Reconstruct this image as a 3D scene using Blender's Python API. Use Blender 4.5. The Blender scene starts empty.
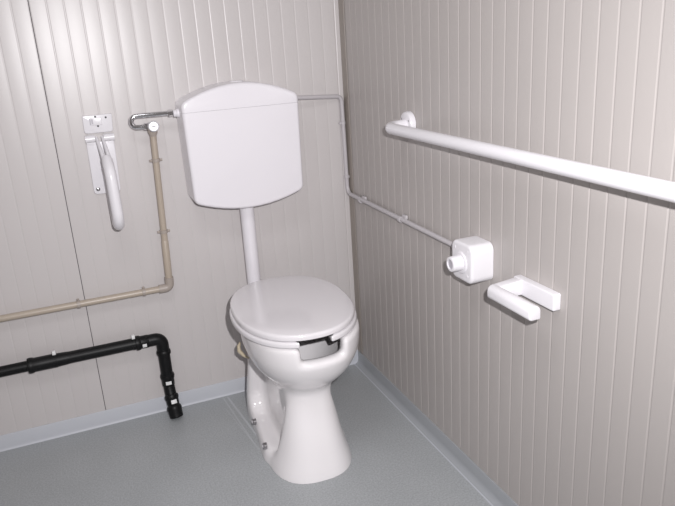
import bpy, bmesh, math
import numpy as np
from mathutils import Vector, Matrix

SC = bpy.context.scene
COL = SC.collection
PI = math.pi

# ------------------------------------------------------------------ materials
def material(name, rgb, rough=0.4, metal=0.0, spec=0.5, coat=0.0, bump=0.0, bscale=200.0, mottle=0.0, mscale=6.0):
    m = bpy.data.materials.new(name); m.use_nodes = True
    nt = m.node_tree; b = nt.nodes['Principled BSDF']
    b.inputs['Base Color'].default_value = (*rgb, 1)
    b.inputs['Roughness'].default_value = rough
    b.inputs['Metallic'].default_value = metal
    b.inputs['Specular IOR Level'].default_value = spec
    b.inputs['Coat Weight'].default_value = coat
    b.inputs['Coat Roughness'].default_value = 0.08
    tc = nt.nodes.new('ShaderNodeTexCoord')
    n = nt.nodes.new('ShaderNodeTexNoise')
    n.inputs['Scale'].default_value = mscale; n.inputs['Detail'].default_value = 5
    nt.links.new(tc.outputs['Object'], n.inputs['Vector'])
    mx = nt.nodes.new('ShaderNodeMix'); mx.data_type = 'RGBA'
    k = mottle if mottle > 0 else 0.012
    mx.inputs['A'].default_value = (*[max(0, c*(1-k)) for c in rgb], 1)
    mx.inputs['B'].default_value = (*[min(1, c*(1+k)) for c in rgb], 1)
    nt.links.new(n.outputs['Fac'], mx.inputs['Factor'])
    nt.links.new(mx.outputs['Result'], b.inputs['Base Color'])
    if bump > 0:
        n2 = nt.nodes.new('ShaderNodeTexNoise'); n2.inputs['Scale'].default_value = bscale; n2.inputs['Detail'].default_value = 3
        nt.links.new(tc.outputs['Object'], n2.inputs['Vector'])
        bp = nt.nodes.new('ShaderNodeBump'); bp.inputs['Strength'].default_value = bump; bp.inputs['Distance'].default_value = 0.002
        nt.links.new(n2.outputs['Fac'], bp.inputs['Height'])
        nt.links.new(bp.outputs['Normal'], b.inputs['Normal'])
    return m

def floor_material():
    m = material('grey_vinyl', (.378, .394, .405), rough=.36, spec=.4, bump=.12, bscale=260, mottle=.10, mscale=5)
    nt = m.node_tree; b = nt.nodes['Principled BSDF']
    src = b.inputs['Base Color'].links[0].from_socket
    tc = nt.nodes.new('ShaderNodeTexCoord')
    # fine speckle
    sp = nt.nodes.new('ShaderNodeTexNoise'); sp.inputs['Scale'].default_value = 190; sp.inputs['Detail'].default_value = 2
    nt.links.new(tc.outputs['Object'], sp.inputs['Vector'])
    mr = nt.nodes.new('ShaderNodeMapRange'); mr.inputs['From Min'].default_value = .35; mr.inputs['From Max'].default_value = .65
    mr.inputs['To Min'].default_value = .86; mr.inputs['To Max'].default_value = 1.10
    nt.links.new(sp.outputs['Fac'], mr.inputs['Value'])
    mul = nt.nodes.new('ShaderNodeVectorMath'); mul.operation = 'SCALE'
    nt.links.new(src, mul.inputs[0]); nt.links.new(mr.outputs['Result'], mul.inputs['Scale'])
    cur = mul.outputs['Vector']
    # worn pale scratch lines beside the toilet foot
    def seg(A, B, w, k):
        nonlocal cur
        a = Vector((*A, 0)); d = Vector((*B, 0)) - a; L = d.length; d.normalize()
        s = nt.nodes.new('ShaderNodeVectorMath'); s.operation = 'SUBTRACT'; s.inputs[1].default_value = a
        nt.links.new(tc.outputs['Object'], s.inputs[0])
        al = nt.nodes.new('ShaderNodeVectorMath'); al.operation = 'DOT_PRODUCT'; al.inputs[1].default_value = d
        pr = nt.nodes.new('ShaderNodeVectorMath'); pr.operation = 'DOT_PRODUCT'; pr.inputs[1].default_value = (-d.y, d.x, 0)
        nt.links.new(s.outputs['Vector'], al.inputs[0]); nt.links.new(s.outputs['Vector'], pr.inputs[0])
        def rng(sock, lo, hi, absv):
            if absv:
                ab = nt.nodes.new('ShaderNodeMath'); ab.operation = 'ABSOLUTE'; nt.links.new(sock, ab.inputs[0]); sock = ab.outputs[0]
            r = nt.nodes.new('ShaderNodeMapRange'); r.inputs['From Min'].default_value = lo; r.inputs['From Max'].default_value = hi
            nt.links.new(sock, r.inputs['Value']); return r.outputs['Result']
        f1 = rng(pr.outputs['Value'], w, 0, True)
        f2 = rng(al.outputs['Value'], -.005, .02, False)
        f3 = rng(al.outputs['Value'], L, L-.08, False)
        p = nt.nodes.new('ShaderNodeMath'); p.operation = 'MULTIPLY'; nt.links.new(f1, p.inputs[0]); nt.links.new(f2, p.inputs[1])
        q = nt.nodes.new('ShaderNodeMath'); q.operation = 'MULTIPLY'; nt.links.new(p.outputs[0], q.inputs[0]); nt.links.new(f3, q.inputs[1])
        q2 = nt.nodes.new('ShaderNodeMath'); q2.operation = 'MULTIPLY'; nt.links.new(q.outputs[0], q2.inputs[0]); q2.inputs[1].default_value = k
        mx = nt.nodes.new('ShaderNodeMix'); mx.data_type = 'RGBA'
        nt.links.new(q2.outputs[0], mx.inputs['Factor']); nt.links.new(cur, mx.inputs['A']); mx.inputs['B'].default_value = (.62, .64, .67, 1)
        cur = mx.outputs['Result']
    seg((-.573, -.012), (-.535, -.40), .006, .55)
    seg((-.590, -.012), (-.56, -.42), .004, .40)
    seg((-.60, -.10), (-.55, -.47), .003, .25)
    nt.links.new(cur, b.inputs['Base Color'])
    return m

M = {
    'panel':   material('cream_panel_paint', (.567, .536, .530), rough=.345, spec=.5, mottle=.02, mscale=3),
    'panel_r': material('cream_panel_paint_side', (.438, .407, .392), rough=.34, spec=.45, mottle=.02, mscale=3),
    'gap':     material('panel_gap', (.10, .09, .10), rough=.8),
    'trim':    material('corner_shade_tone', (.30, .265, .235), rough=.4),  # darker brown stands in for the shade beside the wall corner
    'skirt':   material('pale_vinyl_skirting', (.52, .535, .575), rough=.45, mottle=.03),
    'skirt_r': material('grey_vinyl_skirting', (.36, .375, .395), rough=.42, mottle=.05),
    'ceiling': material('ceiling_white', (.75, .74, .72), rough=.7),
    'floor':   floor_material(),
    'ceramic': material('white_ceramic', (.80, .775, .785), rough=.12, spec=.5, coat=.3),
    'plastic': material('white_plastic', (.80, .775, .81), rough=.22, spec=.5),
    'seat':    material('white_seat_plastic', (.74, .715, .735), rough=.14, spec=.5, coat=.2),
    'pipe_w':  material('white_pipe_plastic', (.78, .755, .79), rough=.25),
    'powder':  material('white_powder_coat', (.76, .742, .77), rough=.28, spec=.5),
    'grey':    material('grey_tube_plastic', (.50, .475, .49), rough=.35),
    'beige':   material('beige_water_pipe', (.43, .366, .30), rough=.35, mottle=.05),
    'beige2':  material('beige_fitting', (.38, .33, .293), rough=.4, mottle=.05),
    'black':   material('black_drain_plastic', (.006, .006, .0065), rough=.45, spec=.25),
    'chrome':  material('chrome', (.78, .78, .80), rough=.09, metal=1),
    'cap':     material('satin_chrome_cap', (.85, .85, .88), rough=.35, metal=.6),
    'steel':   material('steel_screw', (.42, .41, .42), rough=.3, metal=1),
    'hole':    material('dark_recess', (.05, .05, .055), rough=.7),
    'sticker': material('white_sticker', (.78, .78, .78), rough=.5),
    'wedge':    material('wedge_beige', (.50, .43, .31), rough=.5),
    'socket':  material('shaded_socket', (.42, .40, .44), rough=.4),
}

# ------------------------------------------------------------------ object helpers
def obj(name, bm, mat, parent=None, smooth=True, angle=35):
    me = bpy.data.meshes.new(name)
    bmesh.ops.recalc_face_normals(bm, faces=bm.faces[:])
    if smooth:
        for f in bm.faces: f.smooth = True
        for e in bm.edges:
            if len(e.link_faces) == 2 and e.calc_face_angle(0) > math.radians(angle): e.smooth = False
    bm.to_mesh(me); bm.free()
    mats = mat if isinstance(mat, (list, tuple)) else [mat]
    for m in mats: me.materials.append(m)
    o = bpy.data.objects.new(name, me); COL.objects.link(o)
    if parent is not None:
        o.parent = parent
        o.matrix_parent_inverse = parent.matrix_basis.inverted() if parent.type == 'EMPTY' and parent.get('worldspace') else Matrix.Identity(4)
    return o

def tag(o, label, cat, group=None):
    o['label'] = label; o['category'] = cat
    if group: o['group'] = group
    return o

def thing(name, label, cat, loc=(0, 0, 0), rz=0.0, world=True):
    """Empty at the thing's base; with world=True its parts are given in room coordinates."""
    o = bpy.data.objects.new(name, None); COL.objects.link(o)
    o.location = loc; o.rotation_euler = (0, 0, rz); o.empty_display_size = .05
    o.matrix_basis = Matrix.Translation(loc) @ Matrix.Rotation(rz, 4, 'Z')
    tag(o, label, cat)
    WORLD[o.name] = world
    return o
WORLD = {}

def part(name, bm, mat, root, smooth=True, angle=35, label=None):
    """root may be a thing or a part; coordinates are the thing's own frame or the room's."""
    o = obj(name, bm, mat, None, smooth, angle)
    o.parent = root
    top = root
    while top.parent: top = top.parent
    if top is root:
        if WORLD.get(root.name, False): o.matrix_parent_inverse = root.matrix_basis.inverted()
    else:
        o.matrix_parent_inverse = Matrix.Identity(4)
    if label: o['label'] = label
    return o

def structure(name, bm, mat, smooth=False, angle=4):
    o = obj(name, bm, mat, None, smooth, angle); o['kind'] = 'structure'; return o

# ------------------------------------------------------------------ mesh helpers
def new(): return bmesh.new()

def box(bm, lo, hi, bev=0.0, seg=3):
    lo = Vector(lo); hi = Vector(hi)
    r = bmesh.ops.create_cube(bm, size=1.0)
    for v in r['verts']:
        v.co = Vector(((lo.x+hi.x)/2 + v.co.x*(hi.x-lo.x), (lo.y+hi.y)/2 + v.co.y*(hi.y-lo.y), (lo.z+hi.z)/2 + v.co.z*(hi.z-lo.z)))
    if bev > 0:
        es = list({e for v in r['verts'] for e in v.link_edges})
        bmesh.ops.bevel(bm, geom=es, offset=bev, segments=seg, profile=.5, affect='EDGES')
    return bm

def fillet(pts, rad, n=8):
    """Round the corners of an open 3-D polyline."""
    pts = [Vector(p) for p in pts]; out = [pts[0]]
    for i in range(1, len(pts)-1):
        r = rad[i] if isinstance(rad, (list, tuple)) else rad
        a = (pts[i-1]-pts[i]); b = (pts[i+1]-pts[i]); la, lb = a.length, b.length
        a.normalize(); b.normalize()
        ang = a.angle(b)
        if r <= 0 or ang > PI-.01: out.append(pts[i]); continue
        t = min(r/math.tan(ang/2), la*.499, lb*.499); r2 = t*math.tan(ang/2)
        c = pts[i] + (a+b).normalized()*(r2/math.sin(ang/2))
        p0 = pts[i]+a*t; p1 = pts[i]+b*t
        u = (p0-c); v = (p1-c); tot = u.angle(v); ax = u.cross(v).normalized()
        for k in range(n+1):
            out.append(c + Matrix.Rotation(tot*k/n, 3, ax) @ u)
    out.append(pts[-1]); return out

def sweep(bm, path, rad, seg=20, cap=True):
    """Tube along a polyline; rad is a number or a list per point."""
    path = [Vector(p) for p in path]
    n = len(path); tan = []
    for i in range(n):
        d = (path[min(i+1, n-1)]-path[max(i-1, 0)]); tan.append(d.normalized())
    up = Vector((0, 0, 1)) if abs(tan[0].z) < .9 else Vector((1, 0, 0))
    nrm = (up - tan[0]*up.dot(tan[0])).normalized(); rings = []
    for i in range(n):
        if i: nrm = (nrm - tan[i]*nrm.dot(tan[i])).normalized()
        bi = tan[i].cross(nrm); r = rad[i] if isinstance(rad, (list, tuple)) else rad
        rings.append([bm.verts.new(path[i] + (nrm*math.cos(2*PI*k/seg) + bi*math.sin(2*PI*k/seg))*r) for k in range(seg)])
    for i in range(n-1):
        for k in range(seg):
            bm.faces.new((rings[i][k], rings[i][(k+1) % seg], rings[i+1][(k+1) % seg], rings[i+1][k]))
    if cap:
        bm.faces.new(rings[0][::-1]); bm.faces.new(rings[-1])
    return bm

def lathe(bm, base, axis, prof, seg=24):
    """prof: list of (distance along axis, radius)."""
    base = Vector(base); axis = Vector(axis).normalized()
    path = [base + axis*t for t, r in prof]
    up = Vector((0, 0, 1)) if abs(axis.z) < .9 else Vector((1, 0, 0))
    nrm = (up - axis*up.dot(axis)).normalized(); bi = axis.cross(nrm); rings = []
    for (t, r), c in zip(prof, path):
        rings.append([bm.verts.new(c + (nrm*math.cos(2*PI*k/seg) + bi*math.sin(2*PI*k/seg))*max(r, 1e-5)) for k in range(seg)])
    for i in range(len(prof)-1):
        for k in range(seg):
            bm.faces.new((rings[i][k], rings[i][(k+1) % seg], rings[i+1][(k+1) % seg], rings[i+1][k]))
    bm.faces.new(rings[0][::-1]); bm.faces.new(rings[-1])
    return bm

def round_poly(pts, rad, n=7):
    """Closed 2-D polygon with rounded corners."""
    m = len(pts); out = []
    for i in range(m):
        p = Vector(pts[i]); a = Vector(pts[i-1])-p; b = Vector(pts[(i+1) % m])-p
        r = rad[i] if isinstance(rad, (list, tuple)) else rad
        la, lb = a.length, b.length; a.normalize(); b.normalize(); ang = a.angle(b)
        if r <= 0 or ang > PI-.02: out.append(p); continue
        t = min(r/math.tan(ang/2), la*.499, lb*.499); r2 = t*math.tan(ang/2)
        c = p + (a+b).normalized()*(r2/math.sin(ang/2)); u = p+a*t-c; v = p+b*t-c
        a0 = math.atan2(u.y, u.x); da = math.atan2(v.y, v.x)-a0
        while da > PI: da -= 2*PI
        while da < -PI: da += 2*PI
        for k in range(n+1): out.append(c + Vector((math.cos(a0+da*k/n), math.sin(a0+da*k/n)))*r2)
    return out

def inset(poly, d):
    """Move every point of a closed polygon inwards by d."""
    poly = [Vector(p) for p in poly]; m = len(poly)
    area = sum(poly[i].x*poly[(i+1) % m].y-poly[(i+1) % m].x*poly[i].y for i in range(m)); s = 1 if area > 0 else -1
    out = []
    for i in range(m):
        e1 = (poly[i]-poly[i-1]); e2 = (poly[(i+1) % m]-poly[i])
        n1 = Vector((-e1.y, e1.x)); n2 = Vector((-e2.y, e2.x))
        if n1.length > 0: n1.normalize()
        if n2.length > 0: n2.normalize()
        nn = n1+n2
        nn = nn.normalized() if nn.length > 1e-6 else n1
        k = 1/max(.5, nn.dot(n2) if n2.length > 0 else 1)
        out.append(poly[i]+nn*d*s*k)
    return out

def prism(bm, poly, h0, h1, fn, bev0=0.0, bev1=0.0, nb=4, dome=0.0):
    """Extrude a closed 2-D polygon from h0 to h1 with rounded rims; fn(u, v, h) -> point."""
    lay = []
    if bev0 > 0:
        for k in range(nb): a = PI/2*k/nb; lay.append((h0 + (h1-h0)/abs(h1-h0)*bev0*(1-math.sin(a)), bev0*(1-math.cos(a))))
        lay = [(h0 + (h1-h0)/abs(h1-h0)*bev0*(1-math.cos(PI/2*k/nb)), bev0*(1-math.sin(PI/2*k/nb))) for k in range(nb+1)]
    else: lay = [(h0, 0)]
    if bev1 > 0:
        s = (h1-h0)/abs(h1-h0)
        lay += [(h1 - s*bev1*(1-math.sin(PI/2*k/nb)), bev1*(1-math.cos(PI/2*k/nb))) for k in range(nb+1)]
    else: lay.append((h1, 0))
    rings = []
    for h, d in lay:
        pl = inset(poly, d) if d > 1e-7 else [Vector(p) for p in poly]
        rings.append([bm.verts.new(fn(p.x, p.y, h)) for p in pl])
    m = len(poly)
    for i in range(len(rings)-1):
        for k in range(m):
            bm.faces.new((rings[i][k], rings[i][(k+1) % m], rings[i+1][(k+1) % m], rings[i+1][k]))
    bm.faces.new(rings[0][::-1])
    if dome == 0: bm.faces.new(rings[-1])
    else:
        h, d = lay[-1]; pl = inset(poly, d) if d > 1e-7 else [Vector(p) for p in poly]
        cx = sum(p.x for p in pl)/m; cy = sum(p.y for p in pl)/m; prev = rings[-1]
        for t in (.85, .65, .4, .15):
            cur = [bm.verts.new(fn(cx+(p.x-cx)*t, cy+(p.y-cy)*t, h+dome*(1-t*t))) for p in pl]
            for k in range(m): bm.faces.new((prev[k], prev[(k+1) % m], cur[(k+1) % m], cur[k]))
            prev = cur
        bm.faces.new(prev)
    return bm

def patch(bm, centre, axis, facing, rad, half_ang, half_len, n=8):
    """A sticker curved round a pipe."""
    c = Vector(centre); ax = Vector(axis).normalized(); f = Vector(facing); f = (f-ax*f.dot(ax)).normalized(); s = ax.cross(f)
    rows = []
    for k in range(n+1):
        a = -half_ang + 2*half_ang*k/n
        d = (f*math.cos(a)+s*math.sin(a))
        rows.append([bm.verts.new(c+d*rad-ax*half_len), bm.verts.new(c+d*rad+ax*half_len), bm.verts.new(c+d*(rad-.002)+ax*half_len), bm.verts.new(c+d*(rad-.002)-ax*half_len)])
    for k in range(n):
        for j in range(4):
            bm.faces.new((rows[k][j], rows[k][(j+1) % 4], rows[k+1][(j+1) % 4], rows[k+1][j]))
    bm.faces.new(rows[0]); bm.faces.new(rows[-1][::-1])
    return bm

# ------------------------------------------------------------------ camera (solved from the photo's wall ribs, pipes and floor lines)
F = 669.553
C0 = Vector((-.97906, -2.36097, 1.32055))
R_ = Vector((.9238, -.3782, -.0603)); U_ = Vector((.1702, .2644, .9493)); W_ = Vector((.3431, .8872, -.3086))
cam = bpy.data.cameras.new('camera'); cam.sensor_width = 36; cam.sensor_fit = 'HORIZONTAL'; cam.lens = F*36/675
cam.clip_start = .02
co = bpy.data.objects.new('camera', cam); COL.objects.link(co)
R_.normalize(); W_.normalize(); U_ = R_.cross(W_); U_ = U_.normalized()
co.matrix_world = Matrix(((R_.x, U_.x, -W_.x, C0.x), (R_.y, U_.y, -W_.y, C0.y), (R_.z, U_.z, -W_.z, C0.z), (0, 0, 0, 1)))
SC.camera = co

# ------------------------------------------------------------------ room shell
XL, YF, HC = -1.95, -2.85, 2.40        # left wall, wall behind the camera, ceiling height
PITCH, XJ, YJ = .05, -1.01972, -1.29515   # rib pitch and where the panel joints fall

def ribbed(length0, length1, joint, to_pt, dark=(), depth=.0014):
    """A panel wall as real shallow grooves every 5 cm between faintly bowed strips; dark open gaps where listed."""
    k0 = math.ceil((length0-joint+.012)/PITCH); k1 = math.floor((length1-joint-.012)/PITCH)
    prof = [(length0, -.0003, 0)]
    for k in range(k0, k1+1):
        s = joint+k*PITCH
        if k in dark:
            prof += [(s-.0040, -.0004, 0), (s-.0011, -.0008, 0), (s-.0008, -.008, 1), (s+.0008, -.008, 1), (s+.0011, -.0010, 1), (s+.0040, -.0004, 0)]
        else:
            g = .0015 if k % 20 == 0 else depth
            prof += [(s-.0034, -.0004, 0), (s-.0010, -g, 0), (s+.0010, -g, 0), (s+.0034, -.0004, 0)]
        if k < k1: prof += [(s+.014, -.00008, 0), (s+.025, 0, 0), (s+.036, -.00008, 0)]
    prof.append((length1, -.0003, 0))
    bm = new(); prev = None
    for s, d, mi in prof:
        a = bm.verts.new(to_pt(s, d, -.02)); b = bm.verts.new(to_pt(s, d, HC+.02))
        if prev:
            f = bm.faces.new((prev[0], a, b, prev[1])); f.material_index = mi
        prev = (a, b)
    return bm

structure('wall_back', ribbed(XL-.02, .02, XJ, lambda s, d, z: (s, -d, z), (0,), .00085), [M['panel'], M['gap']], True)
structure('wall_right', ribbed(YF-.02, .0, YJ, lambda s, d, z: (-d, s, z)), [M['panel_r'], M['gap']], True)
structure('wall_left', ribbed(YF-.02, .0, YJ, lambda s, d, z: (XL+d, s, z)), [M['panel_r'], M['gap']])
structure('wall_front', ribbed(XL-.02, .02, XJ, lambda s, d, z: (s, YF+d, z)), [M['panel'], M['gap']])
structure('floor', box(new(), (XL-.05, YF-.05, -.05), (.05, .05, 0)), M['floor'])
structure('ceiling', box(new(), (XL-.05, YF-.05, HC), (.05, .05, HC+.05)), M['ceiling'])

def skirting(name, prof, a, b, fn, mat):
    """prof: (distance off the wall, z) from top to floor."""
    bm = new(); prev = None
    for d, z in prof:
        p = bm.verts.new(fn(a, d, z)); q = bm.verts.new(fn(b, d, z))
        if prev: bm.faces.new((prev[0], p, q, prev[1]))
        prev = (p, q)
    return structure(name, bm, mat, True, 60)
cove = [(0, .060), (.003, .060), (.004, .058), (.004, .012), (.005, .005), (.008, .001), (.009, .0005)]
skirting('baseboard_back', cove, XL, 0, lambda s, d, z: (s, -d, z), M['skirt'])
cove_r = [(0, .056), (.003, .056), (.004, .054), (.004, .020), (.007, .009), (.013, .003), (.019, .001), (.022, .0006)]
skirting('baseboard_right', cove_r, YF, 0, lambda s, d, z: (-d, s, z), M['skirt_r'])
bm = new(); box(bm, (-.0265, YF+.002, 0.0002), (-.0210, -.005, .0012), .0004, 1)
structure('trim_2', bm, M['skirt'])     # pale weld seam along the right-hand floor edge
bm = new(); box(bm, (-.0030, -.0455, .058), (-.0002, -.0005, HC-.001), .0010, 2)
structure('corner_shade_strip', bm, M['trim'])      # added strip in the corner, shade put into its dark colour

# ------------------------------------------------------------------ toilet
T0 = Vector((-.406, -.437, 0)); TR = -.05

def surface_nets(f, lo, h):
    """Mesh the zero level of a sampled field (negative inside)."""
    nx, ny, nz = f.shape; ins = f < 0
    acc = np.zeros((nx-1, ny-1, nz-1, 3)); cnt = np.zeros((nx-1, ny-1, nz-1))
    cor = [(i, j, k) for i in (0, 1) for j in (0, 1) for k in (0, 1)]
    sl = lambda c: f[c[0]:nx-1+c[0], c[1]:ny-1+c[1], c[2]:nz-1+c[2]]
    for a in cor:
        for ax in range(3):
            if a[ax]: continue
            b = list(a); b[ax] = 1
            fa, fb = sl(a), sl(b); cr = (fa < 0) != (fb < 0)
            t = np.where(cr, fa/np.where(cr, fa-fb, 1), 0)
            for q in range(3):
                acc[..., q] += np.where(cr, a[q]+(t if q == ax else 0), 0)
            cnt += cr
    act = cnt > 0; idx = -np.ones(act.shape, int); ii = np.argwhere(act); idx[act] = np.arange(len(ii))
    verts = (ii + acc[act]/cnt[act][:, None])*h + np.array(lo)
    faces = []
    for ax in range(3):
        s0 = [slice(None)]*3; s1 = [slice(None)]*3; s0[ax] = slice(0, -1); s1[ax] = slice(1, None)
        A = ins[tuple(s0)]; B = ins[tuple(s1)]
        for (i, j, k) in np.argwhere(A != B):
            p = [i, j, k]; o1, o2 = (ax+1) % 3, (ax+2) % 3
            if p[o1] == 0 or p[o2] == 0 or p[o1] >= f.shape[o1]-1 or p[o2] >= f.shape[o2]-1: continue
            q = []
            for d1, d2 in ((-1, -1), (0, -1), (0, 0), (-1, 0)):
                r = list(p); r[o1] += d1; r[o2] += d2; q.append(idx[tuple(r)])
            faces.append(q if A[i, j, k] else q[::-1])
    return verts, faces

def smin(a, b, k):
    h = np.clip(.5+.5*(b-a)/k, 0, 1); return b*(1-h)+a*h-k*h*(1-h)
def smax(a, b, k): return -smin(-a, -b, k)
def sint(z, zs, vs, s=.012):
    g = np.linspace(-.1, .6, 701); v = np.interp(g, zs, vs); kx = np.arange(-40, 41)*.001; w = np.exp(-.5*(kx/s)**2); w /= w.sum()
    v = np.convolve(np.pad(v, 40, mode='edge'), w, mode='valid'); return np.interp(z, g, v)

def ellip(X, Y, a, front, back, p=2.2):
    yc = (front+back)/2; b = (back-front)/2
    e = (np.abs(X/a)**p + np.abs((Y-yc)/b)**p)**(1/p)
    return (e-1)*np.minimum(a, b)

RIM = .474
def build_bowl():
    h = .004; lo = (-.228, -.312, -.016); n = (119, 156, 127)
    X, Y, Z = np.meshgrid(*[lo[i]+h*np.arange(n[i]) for i in range(3)], indexing='ij')
    zz = lo[2]+h*np.arange(n[2]); zr = zz[None, None, :]
    X0 = X; X = X0-.010
    S = lambda zs, vs, s=.012: sint(zz, zs, vs, s)[None, None, :]
    zs = [.20, .24, .27, .30, .33, .36, .40, .44, .48]
    a = S(zs, [.060, .078, .098, .122, .146, .164, .178, .183, .183])
    fr = S(zs, [-.09, -.115, -.150, -.190, -.225, -.248, -.266, -.273, -.273])
    bk = S(zs, [.10, .14, .165, .185, .20, .21, .215, .22, .22])
    bowl = ellip(X, Y, a, fr, bk, 2.25)*.85
    bowl = smax(bowl, .20-Z, .02)
    # rear deck with the flush inlet
    deck = np.maximum(np.maximum(np.abs(X)-.115, np.abs(Y-.19)-.105), np.abs(Z-.42)-.054)
    bowl = smin(bowl, deck, .03)
    # front column
    X = X0 + (.004 - .012*np.clip(Z/.25, 0, 1))
    zs = [0, .05, .10, .15, .20, .25, .30]
    ca = S(zs, [.140, .123, .107, .096, .088, .082, .080], .02)
    cf = S(zs, [-.242, -.220, -.202, -.182, -.160, -.138, -.13], .02)
    cb = S(zs, [.13, .11, .07, .05, .05, .05, .05], .02)
    column = np.maximum(ellip(X, Y, ca, cf, cb, 2.55), Z-.31)
    XF = X; X = X0+.008
    # rear foot with side pockets and a flange round them
    zs = [0, .05, .10, .15, .20, .25, .30]
    yr = S(zs, [.275, .272, .256, .234, .214, .198, .19], .02)
    aw = S(zs, [.134, .134, .133, .131, .128, .125, .122], .02)
    rear = smax(np.maximum(np.abs(X)-aw, Y-yr), np.maximum(-.06-Y, Z-.31), .03)
    # round the rear corners in plan
    rear = smax(rear, np.abs(X)+(Y-yr)*.5-aw+.004, .02)
    th = S(zs, [.060, .058, .054, .050, .046, .044, .044], .02)
    pz = .046
    pocket = smax(smax(.066-np.abs(X), smax(pz-Z, Y-(yr-th), .085), .03), -Z, .01)
    pocket = smax(pocket, -.100-Y, .03)
    foot = smin(column, rear, .035)
    foot = smax(foot, -pocket, .022)
    body = smin(bowl, foot, .030)
    # bowl cavity and the open front
    zs = [.24, .28, .32, .36, .42, .45, .48]
    X = X0-.012
    cv = ellip(X, Y, S(zs, [.02, .07, .10, .12, .143, .143, .140]), S(zs, [-.06, -.12, -.16, -.19, -.222, -.224, -.222]), S(zs, [.02, .06, .09, .11, .13, .13, .13]), 2.2)*.9
    cv = np.maximum(cv, .245-Z)
    body = smax(body, Z-RIM, .014)
    body = smax(body, -cv, .012)
    slot = smax(smax(np.abs(X0-.020)-.063, .425-Z, .018), Y+.12, .01)
    body = smax(body, -slot, .022)
    body = np.maximum(body, -.010-Z)
    v, f = surface_nets(body.astype(float), lo, h)
    me_bm = new(); vs = [me_bm.verts.new(tuple(p)) for p in v]
    for q in f:
        try: me_bm.faces.new([vs[i] for i in q])
        except ValueError: pass
    # light relaxation removes the grid texture
    free = [w for w in me_bm.verts if w.co.z > -.006]
    for _ in range(9): bmesh.ops.smooth_vert(me_bm, verts=free, factor=.5, use_axis_x=True, use_axis_y=True, use_axis_z=True)
    r = bmesh.ops.bisect_plane(me_bm, geom=me_bm.verts[:]+me_bm.edges[:]+me_bm.faces[:], plane_co=(0, 0, .0002), plane_no=(0, 0, 1), clear_inner=True)
    bmesh.ops.contextual_create(me_bm, geom=[e for e in r['geom_cut'] if isinstance(e, bmesh.types.BMEdge)])
    return me_bm

toilet = thing('toilet', 'white raised-height floor toilet with its lid down and an open-front bowl', 'toilet', T0, TR, world=False)
part('bowl', build_bowl(), M['ceramic'], toilet, angle=180)

def egg(a, bf, bb, nf=2.2, nb=2.35, n=72, t0=0, t1=2*PI):
    out = []
    for k in range(n):
        t = t0+(t1-t0)*k/n; c, s = math.cos(t), math.sin(t)
        p, b = (nf, bf) if s < 0 else (nb, bb)
        r = (abs(c)**p + abs(s)**p)**(-1/p)
        out.append(Vector((a*r*c, b*r*s)))
    return out
# seat ring, open at the front
def seat_poly():
    n = 90; gap_o = .047
    def arc(a, bf, bb, hx):
        pts = egg(a, bf, bb, n=n)
        pts = [q for q in pts if not (q.y < 0 and abs(q.x) < hx)]
        i0 = max(range(len(pts)), key=lambda i: (pts[i]-pts[i-1]).length)
        return pts[i0:]+pts[:i0]
    o = arc(.194, .268, .240, gap_o); i = arc(.118, .200, .150, gap_o)
    return o + i[::-1]
sp = seat_poly()
bm = new(); prism(bm, round_poly(sp, [.012 if (k in (0, len(sp)-1)) or (k and (sp[k]-sp[k-1]).length > .03) or ((sp[(k+1) % len(sp)]-sp[k]).length > .03) else 0 for k in range(len(sp))], 5), RIM+.003, RIM+.021, lambda x, y, h: (x, y, h), .004, .006, 3)
seat = part('toilet_seat', bm, M['seat'], toilet)
bm = new(); prism(bm, egg(.1885, .263, .260), RIM+.0235, RIM+.042, lambda x, y, h: (x, y, h), .003, .0085, 5, dome=.003)
part('toilet_lid', bm, M['seat'], toilet)
for s in (-1, 1):
    bm = new(); sweep(bm, [(s*.052, .247, RIM+.018), (s*.098, .247, RIM+.018)], .0105, 16)
    part('hinge', bm, M['seat'], toilet)
# fixing caps on the foot flange (left side is the one in view)
for s in (-1,):
    for y, z, xo in ((.112, .048, .141), (-.046, .046, .1405)):
        bm = new(); lathe(bm, (s*(xo-.004), y, z), (s, 0, .12), [(0, .0115), (.010, .0115), (.0125, .0095), (.0125, .0068), (.0095, .0062)], 20)
        b = part('fixing_bolt', bm, M['steel'], toilet)
        bm = new(); lathe(bm, (s*(xo+.0045), y, z+.001), (s, 0, .12), [(0, .0058), (.004, .0058), (.006, .003)], 16)
        part('bolt_cap', bm, M['pipe_w'], b)
# small curved beige wedge poking out behind the left of the bowl
bm = new(); sweep(bm, [(-.150, .175, .330), (-.158, .165, .322), (-.159, .160, .306), (-.146, .155, .288), (-.130, .150, .276)], [.003, .006, .007, .006, .003], 16)
part('beige_wedge', bm, M['wedge'], toilet)

# ------------------------------------------------------------------ cistern
CX = -.4235; CD = .13
def cistern_outline():
    wt, wb = .2005, .1955; top, bot = 1.141, .807
    pts = [(CX-wb, bot), (CX-wt, top)]
    for k in range(1, 12):
        u = -1+2*k/12; pts.append((CX+wt*u, top+.052*(1-abs(u)**1.9)))
    pts += [(CX+wt, top), (CX+wb, bot)]
    for k in range(1, 12):
        u = 1-2*k/12; pts.append((CX+wb*u, bot-.041*(1-abs(u)**2.0)))
    return pts
full = cistern_outline()
def clip(poly, z, keep_above):
    out = []
    for i in range(len(poly)):
        a, b = Vector(poly[i]), Vector(poly[(i+1) % len(poly)])
        ia, ib = (a.y >= z) == keep_above, (b.y >= z) == keep_above
        if ia: out.append(a)
        if ia != ib: out.append(a+(b-a)*((z-a.y)/(b.y-a.y)))
    return out
rounded = round_poly(full, [.032, .026]+[0]*11+[.026, .032]+[0]*11, 8)
cistern = thing('cistern', 'white wall-mounted plastic cistern with a curved top above the toilet', 'cistern', (CX, 0, .77))
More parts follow.
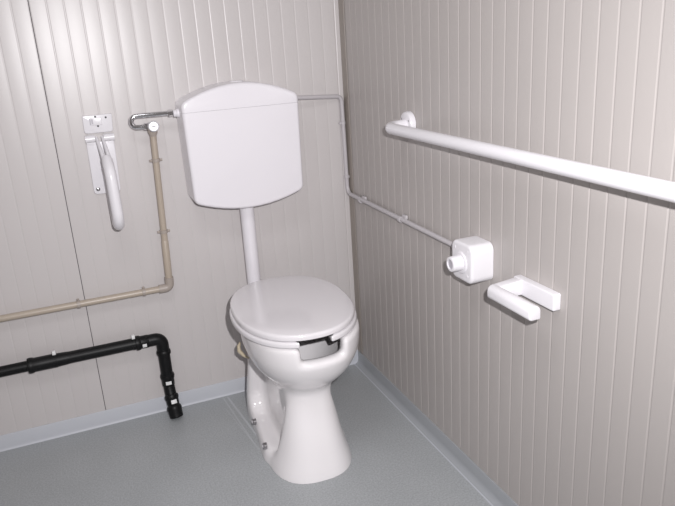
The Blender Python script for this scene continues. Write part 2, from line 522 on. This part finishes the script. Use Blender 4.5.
SEAM = 1.110
wallpt = lambda x, z, h: (x, -h, z)
def cistern_piece(above):
    bm = new(); prism(bm, rounded, .0008, CD+(.0004 if above else 0), wallpt, 0, .011, 5)
    r = bmesh.ops.bisect_plane(bm, geom=bm.verts[:]+bm.edges[:]+bm.faces[:], plane_co=(0, 0, SEAM+(.0006 if above else 0)), plane_no=(0, 0, 1), clear_inner=above, clear_outer=not above)
    ed = [e for e in r['geom_cut'] if isinstance(e, bmesh.types.BMEdge)]
    bmesh.ops.contextual_create(bm, geom=ed)
    return bm
tank = part('tank', cistern_piece(False), M['plastic'], cistern)
part('cover', cistern_piece(True), M['plastic'], cistern)
bm = new(); lathe(bm, (CX+.005, -.062, 1.181), (0, 0, 1), [(0, .024), (.012, .024), (.015, .021), (.016, .0)], 28)
part('push_button', bm, M['plastic'], cistern)
bm = new(); lathe(bm, (-.617, -.060, 1.107), (-1, 0, 0), [(0, .015), (.014, .015), (.015, .012), (.024, .012), (.025, .009)], 20)
part('inlet_nut', bm, M['pipe_w'], cistern)

# flush pipe down from the cistern, elbow into the back of the pan
Z90 = .432
inl = T0 + Matrix.Rotation(TR, 3, 'Z') @ Vector((-.04, .296, Z90))
pipe = thing('flush_pipe', 'straight white flush pipe joining the cistern to the toilet', 'pipe', (-.427, -.058, Z90))
bm = new(); sweep(bm, fillet([(-.427, -.058, .764), (-.428, -.058, Z90), (inl.x, inl.y+.001, Z90)], .035, 8), .0252, 28)
part('tube', bm, M['pipe_w'], pipe)
bm = new(); lathe(bm, (-.427, -.058, .776), (0, 0, -1), [(0, .033), (.006, .033), (.008, .030), (.012, .028), (.014, .0255)], 28)
part('collar', bm, M['pipe_w'], pipe)

# ------------------------------------------------------------------ chrome supply and beige water pipe on the back wall
sup = thing('supply_tube', 'bent chrome supply tube looping into the left side of the cistern', 'pipe', (-.70, -.055, 1.07))
Y = -.056
bm = new(); path = [(-.643, Y, 1.109), (-.752, Y, 1.110)]
for k in range(1, 12):
    a = PI/2 + PI*k/12; path.append((-.760+.0185*math.cos(a), Y, 1.0915+.0185*math.sin(a)))
path += [(-.752, Y, 1.073), (-.726, Y, 1.073)]
sweep(bm, path, .0084, 18); part('tube', bm, M['chrome'], sup)
hexn = lambda b, base, ax, prof: lathe(b, base, ax, prof, 6)
bm = new(); hexn(bm, (-.6425, Y, 1.109), (-1, 0, 0), [(0, .0105), (.001, .012), (.014, .012), (.016, .0095)]); part('coupling_nut', bm, M['chrome'], sup)
bm = new(); hexn(bm, (-.7255, Y, 1.073), (-1, 0, 0), [(0, .0105), (.001, .012), (.014, .012), (.016, .0095)]); part('coupling_nut', bm, M['chrome'], sup)

val = thing('stop_valve', 'small round chrome stop valve on top of the beige water pipe', 'valve', (-.712, -.03, 1.06))
bm = new(); lathe(bm, (-.712, -.030, 1.0735), (0, -1, 0), [(0, .0125), (.030, .0125), (.034, .0145)], 24); part('valve_body', bm, M['chrome'], val)
bm = new(); lathe(bm, (-.712, -.064, 1.0735), (0, -1, 0), [(0, .0172), (.003, .0185), (.010, .0185), (.013, .015), (.013, .010), (.0115, .010), (.0115, .0)], 12)
cp = part('adjuster', bm, M['cap'], val)
bm = new(); box(bm, (-.718, -.0765, 1.0725), (-.706, -.0752, 1.0745)); part('screw_slot', bm, M['hole'], cp)

wp = thing('water_pipe', 'beige water pipe running along the back wall and up to the valve', 'pipe', (-.73, -.02, .495))
YB = -.028
top = Vector((-.712, YB, 1.0605)); elb = Vector((-.7305, YB, .4965)); at = lambda z: top+(elb-top)*((top.z-z)/(top.z-elb.z))
bm = new(); sweep(bm, [at(1.0505), at(.67)], .0112, 20); part('riser', bm, M['beige'], wp)
bm = new(); sweep(bm, [at(.672), at(.668), at(.52)], [.0112, .0128, .0128], 20); part('riser', bm, M['beige'], wp)
bm = new(); lathe(bm, at(1.0605), at(1.0)-at(1.06), [(0, .0155), (.004, .0165), (.012, .0165), (.022, .0118), (.026, .0108)], 22); part('top_socket', bm, M['beige2'], wp)
bm = new(); sweep(bm, fillet([at(.535), at(.531), at(.530), elb, (-.764, YB, .4965), (-.765, YB, .4965), (-.769, YB, .4965)], [0, 0, 0, .016, 0, 0, 0], 8), .0158, 22); part('elbow', bm, M['beige2'], wp)
bm = new(); sweep(bm, [(-.766, YB, .4965), (XL+.002, YB, .496)], .0118, 20); part('horizontal_run', bm, M['beige'], wp)
def saddle(root, c, ax, r, mat, hook):
    """Small pipe clip: a band round the pipe, a foot to the wall and a lug."""
    c = Vector(c); ax = Vector(ax).normalized(); bm = new()
    lathe(bm, c-ax*.006, ax, [(0, r+.0005), (.0005, r+.0026), (.0115, r+.0026), (.012, r+.0005)], 20)
    hk = Vector(hook)
    for s in ((1, -1) if abs(ax.z) > .5 else (1,)):
        sweep(bm, [c+hk*s*(r), c+hk*s*(r+.010)], .0042, 10)
    return part('pipe_clip', bm, mat, root)
for z in (.955, .705): saddle(wp, at(z), (0, 0, 1), .0115, M['beige2'], (1, 0, 0))
for x in (-1.041, -.822, -1.38): saddle(wp, (x, YB, .4963), (1, 0, 0), .0118, M['beige2'], (0, -.25, .97))

# ------------------------------------------------------------------ black drain pipe
dp = thing('drain_pipe', 'thick black plastic drain pipe low on the back wall, turning down to the floor', 'pipe', (-.787, -.045, 0))
YD = -.034; ZD = .3115; XD = -.787; r0 = .0212
bm = new(); sweep(bm, [(-1.215, YD, ZD+.001), (XL+.002, YD, ZD-.002)], .0185, 24); part('horizontal_run', bm, M['black'], dp)
bm = new(); lathe(bm, (-1.238, YD, ZD), (1, 0, 0), [(0, .0205), (.002, .0265), (.010, .0275), (.018, .0265), (.022, .0245), (.075, .0245), (.125, .0222), (.135, .0213)], 28); part('coupling', bm, M['black'], dp)
bm = new(); sweep(bm, [(-1.115, YD, ZD), (-.862, YD, ZD)], r0, 24); part('horizontal_run', bm, M['black'], dp)
bm = new(); lathe(bm, (-.880, YD, ZD), (1, 0, 0), [(0, .0214), (.002, .0262), (.009, .0268), (.016, .0258), (.019, .0232), (.045, .0232), (.047, .022)], 28)
sweep(bm, fillet([(-.838, YD, ZD), (XD, YD, ZD), (XD, YD, .262)], .034, 10), .0222, 24)
lathe(bm, (XD, YD, .246), (0, 0, 1), [(0, .0205), (.002, .0248), (.009, .0262), (.016, .0248), (.019, .0222)], 28)
part('elbow', bm, M['black'], dp)
bm = new(); sweep(bm, [(XD, YD, .258), (XD, YD, .150)], .0215, 24); part('downpipe', bm, M['black'], dp)
bm = new(); lathe(bm, (XD, YD, .168), (0, 0, -1), [(0, .021), (.003, .0248), (.010, .0262), (.018, .0248), (.022, .0232), (.046, .0225), (.048, .020)], 28)
sweep(bm, [(XD, YD, .124), (XD+.001, YD-.010, .095), (XD+.002, YD-.022, .072)], .0205, 24)
part('offset_bend', bm, M['black'], dp)
ax2 = Vector((.004, -.026, -.062)).normalized(); s0 = Vector((XD+.0015, YD-.016, .088))
bm = new(); lathe(bm, s0, ax2, [(0, .021), (.003, .0245), (.010, .0258), (.017, .0245), (.020, .0228), (.036, .0222), (.040, .0212), (.046, .0258), (.053, .0272), (.060, .0258), (.086, .0245), (.089, .020)], 28)
part('floor_socket', bm, M['black'], dp)
camdir = lambda c: C0-Vector(c)
c = (-.850, YD, ZD-.001); bm = new(); patch(bm, c, (1, 0, 0), camdir(c)+Vector((0, 0, -1.6)), .0240, .30, .0072); part('sticker', bm, M['sticker'], dp, label='white sticker')
c = (XD, YD, .137); bm = new(); patch(bm, c, (0, 0, 1), camdir(c)+Vector((.1, 0, 0)), .0238, .45, .0065); part('sticker', bm, M['sticker'], dp, label='white sticker')
c = s0+ax2*.028; bm = new(); patch(bm, c, ax2, camdir(c)+Vector((.5, 0, 0)), .0236, .45, .0070); part('sticker', bm, M['sticker'], dp, label='white sticker')
for x in (-1.149, -.884):
    bm = new(); r = r0 if x > -1 else .0235
    lathe(bm, (x-.006, YD, ZD), (1, 0, 0), [(0, r-.001), (.0005, r+.0012), (.0115, r+.0012), (.012, r-.001)], 26)
    c_ = part('pipe_clip', bm, M['black'], dp)
    bm = new(); box(bm, (x-.006, YD-.010, ZD+r), (x+.006, YD+.004, ZD+r+.014), .002, 2)
    part('clip_lug', bm, M['sticker'], c_, label='pale clip lug')

# ------------------------------------------------------------------ grey pneumatic tube round the corner
gt = thing('air_tube', 'thin grey tube from the cistern round the corner to the push box', 'tube', (-.013, -.013, .735))
O = -.0125; rg = .0078
pts = [(-.2215, -.042, 1.119), (-.0165, O, 1.1055), (-.0125, O, .7385), (-.0125, -.058, .733), (-.0125, -.846, .731)]
bm = new(); sweep(bm, fillet([pts[0], pts[1], pts[2], (-.0125, -.846, .731)], [0, .022, .030, 0], 10), rg, 16); part('tube', bm, M['grey'], gt)
def small_clip(c, ax, lug):
    bm = new(); c = Vector(c); ax = Vector(ax).normalized(); lug = Vector(lug)
    lathe(bm, c-ax*.006, ax, [(0, rg+.0003), (.0005, rg+.0022), (.0115, rg+.0022), (.012, rg+.0003)], 16)
    lathe(bm, c+lug*(rg+.004), (lug.cross(ax)), [(-.004, .0045), (.004, .0045)], 10)
    part('tube_clip', bm, M['grey'], gt)
small_clip((-.0162, O, 1.008), (0, 0, 1), (-1, 0, 0))
small_clip((-.0131, O, .803), (0, 0, 1), (1, 0, 0))
bm = new()
for y in (-.135, -.455):
    bm = new(); lathe(bm, (-.0125, y-.008, .7335), (0, 1, 0), [(0, rg+.0003), (.0005, rg+.0024), (.0155, rg+.0024), (.016, rg+.0003)], 16)
    k = part('tube_clip', bm, M['grey'], gt)
    bm = new(); box(bm, (-.011, y-.034, .738), (-.0008, y-.004, .752), .0035, 3); part('clip_tab', bm, M['grey'], k)
bm = new(); lathe(bm, (-.0125, -.826, .731), (0, -1, 0), [(0, rg+.0005), (.002, .0108), (.024, .0108), (.028, .009), (.030, .008)], 18); part('end_ferrule', bm, M['grey'], gt)

# ------------------------------------------------------------------ flush push box on the right wall
pb = thing('flush_push_box', 'white rounded push box with a protruding round button on the right wall', 'flush button', (0, -.908, .728))
bd = .068
op = round_poly([(-.961, .675), (-.861, .675), (-.861, .782), (-.961, .782)], .021, 8)
rw = lambda y, z, h: (-h, y, z)
bm = new(); prism(bm, op, .0008, bd, rw, 0, .008, 5); part('housing', bm, M['powder'], pb)
bm = new(); lathe(bm, (-bd+.001, -.910, .727), (-1, 0, 0), [(0, .030), (.003, .030), (.0045, .028), (.0045, .0)], 32); part('button_collar', bm, M['powder'], pb)
bm = new(); lathe(bm, (-bd-.002, -.910, .727), (-1, 0, 0), [(0, .0215), (.027, .0208), (.031, .0198), (.032, .0178), (.032, .0140), (.027, .0135)], 32)
bt = part('push_button', bm, M['powder'], pb)
bm = new(); lathe(bm, (-bd-.0295, -.910, .727), (-1, 0, 0), [(0, .0134), (.001, .0134)], 24); part('button_face', bm, M['socket'], bt)
for dy, dz in ((.030, .034), (.030, -.034), (-.030, .034), (-.030, -.034)):
    bm = new(); lathe(bm, (-bd+.0005, -.911+dy, .729+dz), (-1, 0, 0), [(0, .0045), (.0012, .0045), (.0016, .003)], 12); part('housing_screw', bm, M['powder'], pb)

# ------------------------------------------------------------------ toilet paper holder on the right wall
ph = thing('toilet_paper_holder', 'white U-shaped toilet paper holder, empty, right of the push box', 'paper holder', (0, -1.15, .71))
zb, zt = .689, .731
bm = new(); prism(bm, round_poly([(-1.224, zb), (-1.072, zb), (-1.072, zt), (-1.224, zt)], .005, 4), .0008, .020, rw, 0, .004, 4); part('wall_bar', bm, M['powder'], ph)
# front bar: rounded D section swept along the wall; side arm joins the two at the far end
zt2 = .7245
sec = round_poly([(-.102, zb+.001), (-.070, zb+.001), (-.070, zt2), (-.102, zt2)], [.009, .004, .0155, .0155], 6)
bm = new(); prism(bm, sec, -1.243, -1.078, lambda x, z, y: (x, y, z), .003, .006, 3); part('roll_bar', bm, M['powder'], ph)
bm = new(); prism(bm, round_poly([(-.085, zb+.002), (-.014, zb+.001), (-.014, zt-.001), (-.085, zt2-.001)], .003, 3), -1.106, -1.0785, lambda x, z, y: (x, y, z), .003, .003, 3); part('side_arm', bm, M['powder'], ph)

# ------------------------------------------------------------------ long grab bar on the right wall
gb = thing('grab_bar', 'long white tubular grab bar along the right wall', 'grab bar', (0, -1.1, 1.045))
ZB, DB = 1.0455, -.085
bm = new(); sweep(bm, fillet([(-.004, -.520, ZB+.004), (DB, -.522, ZB+.002), (DB, -1.88, ZB), (-.004, -1.88, ZB)], [0, .045, .045, 0], 10), .0165, 28); part('tube', bm, M['powder'], gb)
for y in (-.518, -1.88):
    bm = new(); lathe(bm, (-.0008, y, ZB+.005), (-1, 0, 0), [(0, .0375), (.012, .0375), (.0165, .035), (.018, .031), (.0185, .016)], 36)
    fl = part('wall_flange', bm, M['powder'], gb)
    for a in (.6, 2.7, 4.7):
        bm = new(); lathe(bm, (-.0185, y+.0255*math.cos(a), ZB+.005+.0255*math.sin(a)), (-1, 0, 0), [(0, .0035), (.0008, .0035), (.0012, .002)], 12)
        part('flange_screw', bm, M['steel'], fl)

# ------------------------------------------------------------------ hinged rail on the back wall
hr = thing('hinged_grab_rail', 'white hinged grab rail hanging folded from its wall plate, left of the cistern', 'grab rail', (-.881, 0, 1.0))
bm = new(); prism(bm, round_poly([(-.926, 1.064), (-.836, 1.064), (-.832, 1.122), (-.925, 1.122)], [.010, .010, .003, .003], 4), .0008, .011, wallpt, 0, .0025, 3)
up = part('wall_plate', bm, M['powder'], hr)
bm = new(); prism(bm, round_poly([(-.902, 1.089), (-.866, 1.089), (-.866, 1.114), (-.902, 1.114)], .003, 3), .0105, .0150, wallpt, 0, .002, 3); part('latch_plate', bm, M['powder'], up)
bm = new(); box(bm, (-.9045, -.0120, 1.091), (-.9015, -.0107, 1.113)); box(bm, (-.8990, -.0158, 1.094), (-.8940, -.0148, 1.110)); part('latch_slot', bm, M['socket'], up)
for x, z in ((-.8848, 1.1165), (-.8805, 1.0860), (-.8525, 1.1115)):
    bm = new(); lathe(bm, (x, -.0108, z), (0, -1, 0), [(0, .0032), (.0008, .0032)], 14); part('screw_hole', bm, M['hole'], up)
bm = new(); prism(bm, round_poly([(-.928, .862), (-.842, .862), (-.838, 1.036), (-.926, 1.036)], [.012, .012, .003, .003], 5), .0008, .009, wallpt, 0, .0025, 3)
lp = part('back_plate', bm, M['powder'], hr)
bm = new(); lathe(bm, (-.9135, -.0088, .879), (0, -1, 0), [(0, .0065), (.0015, .0065), (.003, .004)], 16); part('plate_screw', bm, M['steel'], lp)
bm = new(); sweep(bm, [(-.927, -.014, 1.047), (-.897, -.014, 1.047)], .0125, 18); part('hinge_barrel', bm, M['powder'], hr)
bm = new(); sweep(bm, [(-.869, -.014, 1.047), (-.836, -.014, 1.047)], .0125, 18); part('hinge_barrel', bm, M['powder'], hr)
for s in (-1, 1):
    bm = new(); a = Vector((-.883+s*.0095, -.016, 1.050)); b = Vector((-.8745+s*.0085, -.118, .985))
    sweep(bm, [a, (a+b)/2, b], [.0050, .0058, .0070], 12); part('hinge_arm', bm, M['powder'], hr)
bm = new()
path = fillet([(-.8755, -.105, .996), (-.8735, -.150, .950), (-.8725, -.165, .772), (-.8735, -.060, .777), (-.8740, -.045, .93), (-.876, -.045, .955)], [0, .05, .050, .050, 0, 0], 10)
rr = [.0175]*len(path); rr[0] = .0125
path = [path[0], path[0]+(path[1]-path[0])*.25]+path[1:]; rr = [.0125, .0172]+[.0178]*(len(path)-2)
sweep(bm, path, rr, 24); part('rail', bm, M['powder'], hr)

# ------------------------------------------------------------------ light
def light(name, kind, loc, energy, col=(1, 1, 1), **kw):
    l = bpy.data.lights.new(name, kind); l.energy = energy; l.color = col
    for k, v in kw.items(): setattr(l, k, v)
    o = bpy.data.objects.new(name, l); COL.objects.link(o); o.location = loc; return o
fl = light('camera_flash', 'SPOT', C0+R_*.085+U_*.09+W_*.02, 150, (1, .985, 1.0), spot_size=math.radians(112), spot_blend=1.0, shadow_soft_size=.012)
aim = (W_*1.0 + R_*(-.10) + U_*.0).normalized()
fl.rotation_euler = aim.to_track_quat('-Z', 'Y').to_euler()
cl = light('ceiling_fill', 'AREA', (-1.0, -1.5, HC-.02), 9, (.97, .97, 1), shape='RECTANGLE', size=.9, size_y=.5)  # added overhead fill light, no fixture there
w = bpy.data.worlds.new('world'); SC.world = w; w.use_nodes = True
w.node_tree.nodes['Background'].inputs['Color'].default_value = (.6, .62, .65, 1); w.node_tree.nodes['Background'].inputs['Strength'].default_value = .3

SC.view_settings.view_transform = 'Standard'
SC.view_settings.look = 'None'
SC.view_settings.exposure = 0.0
SC.view_settings.gamma = 1.0
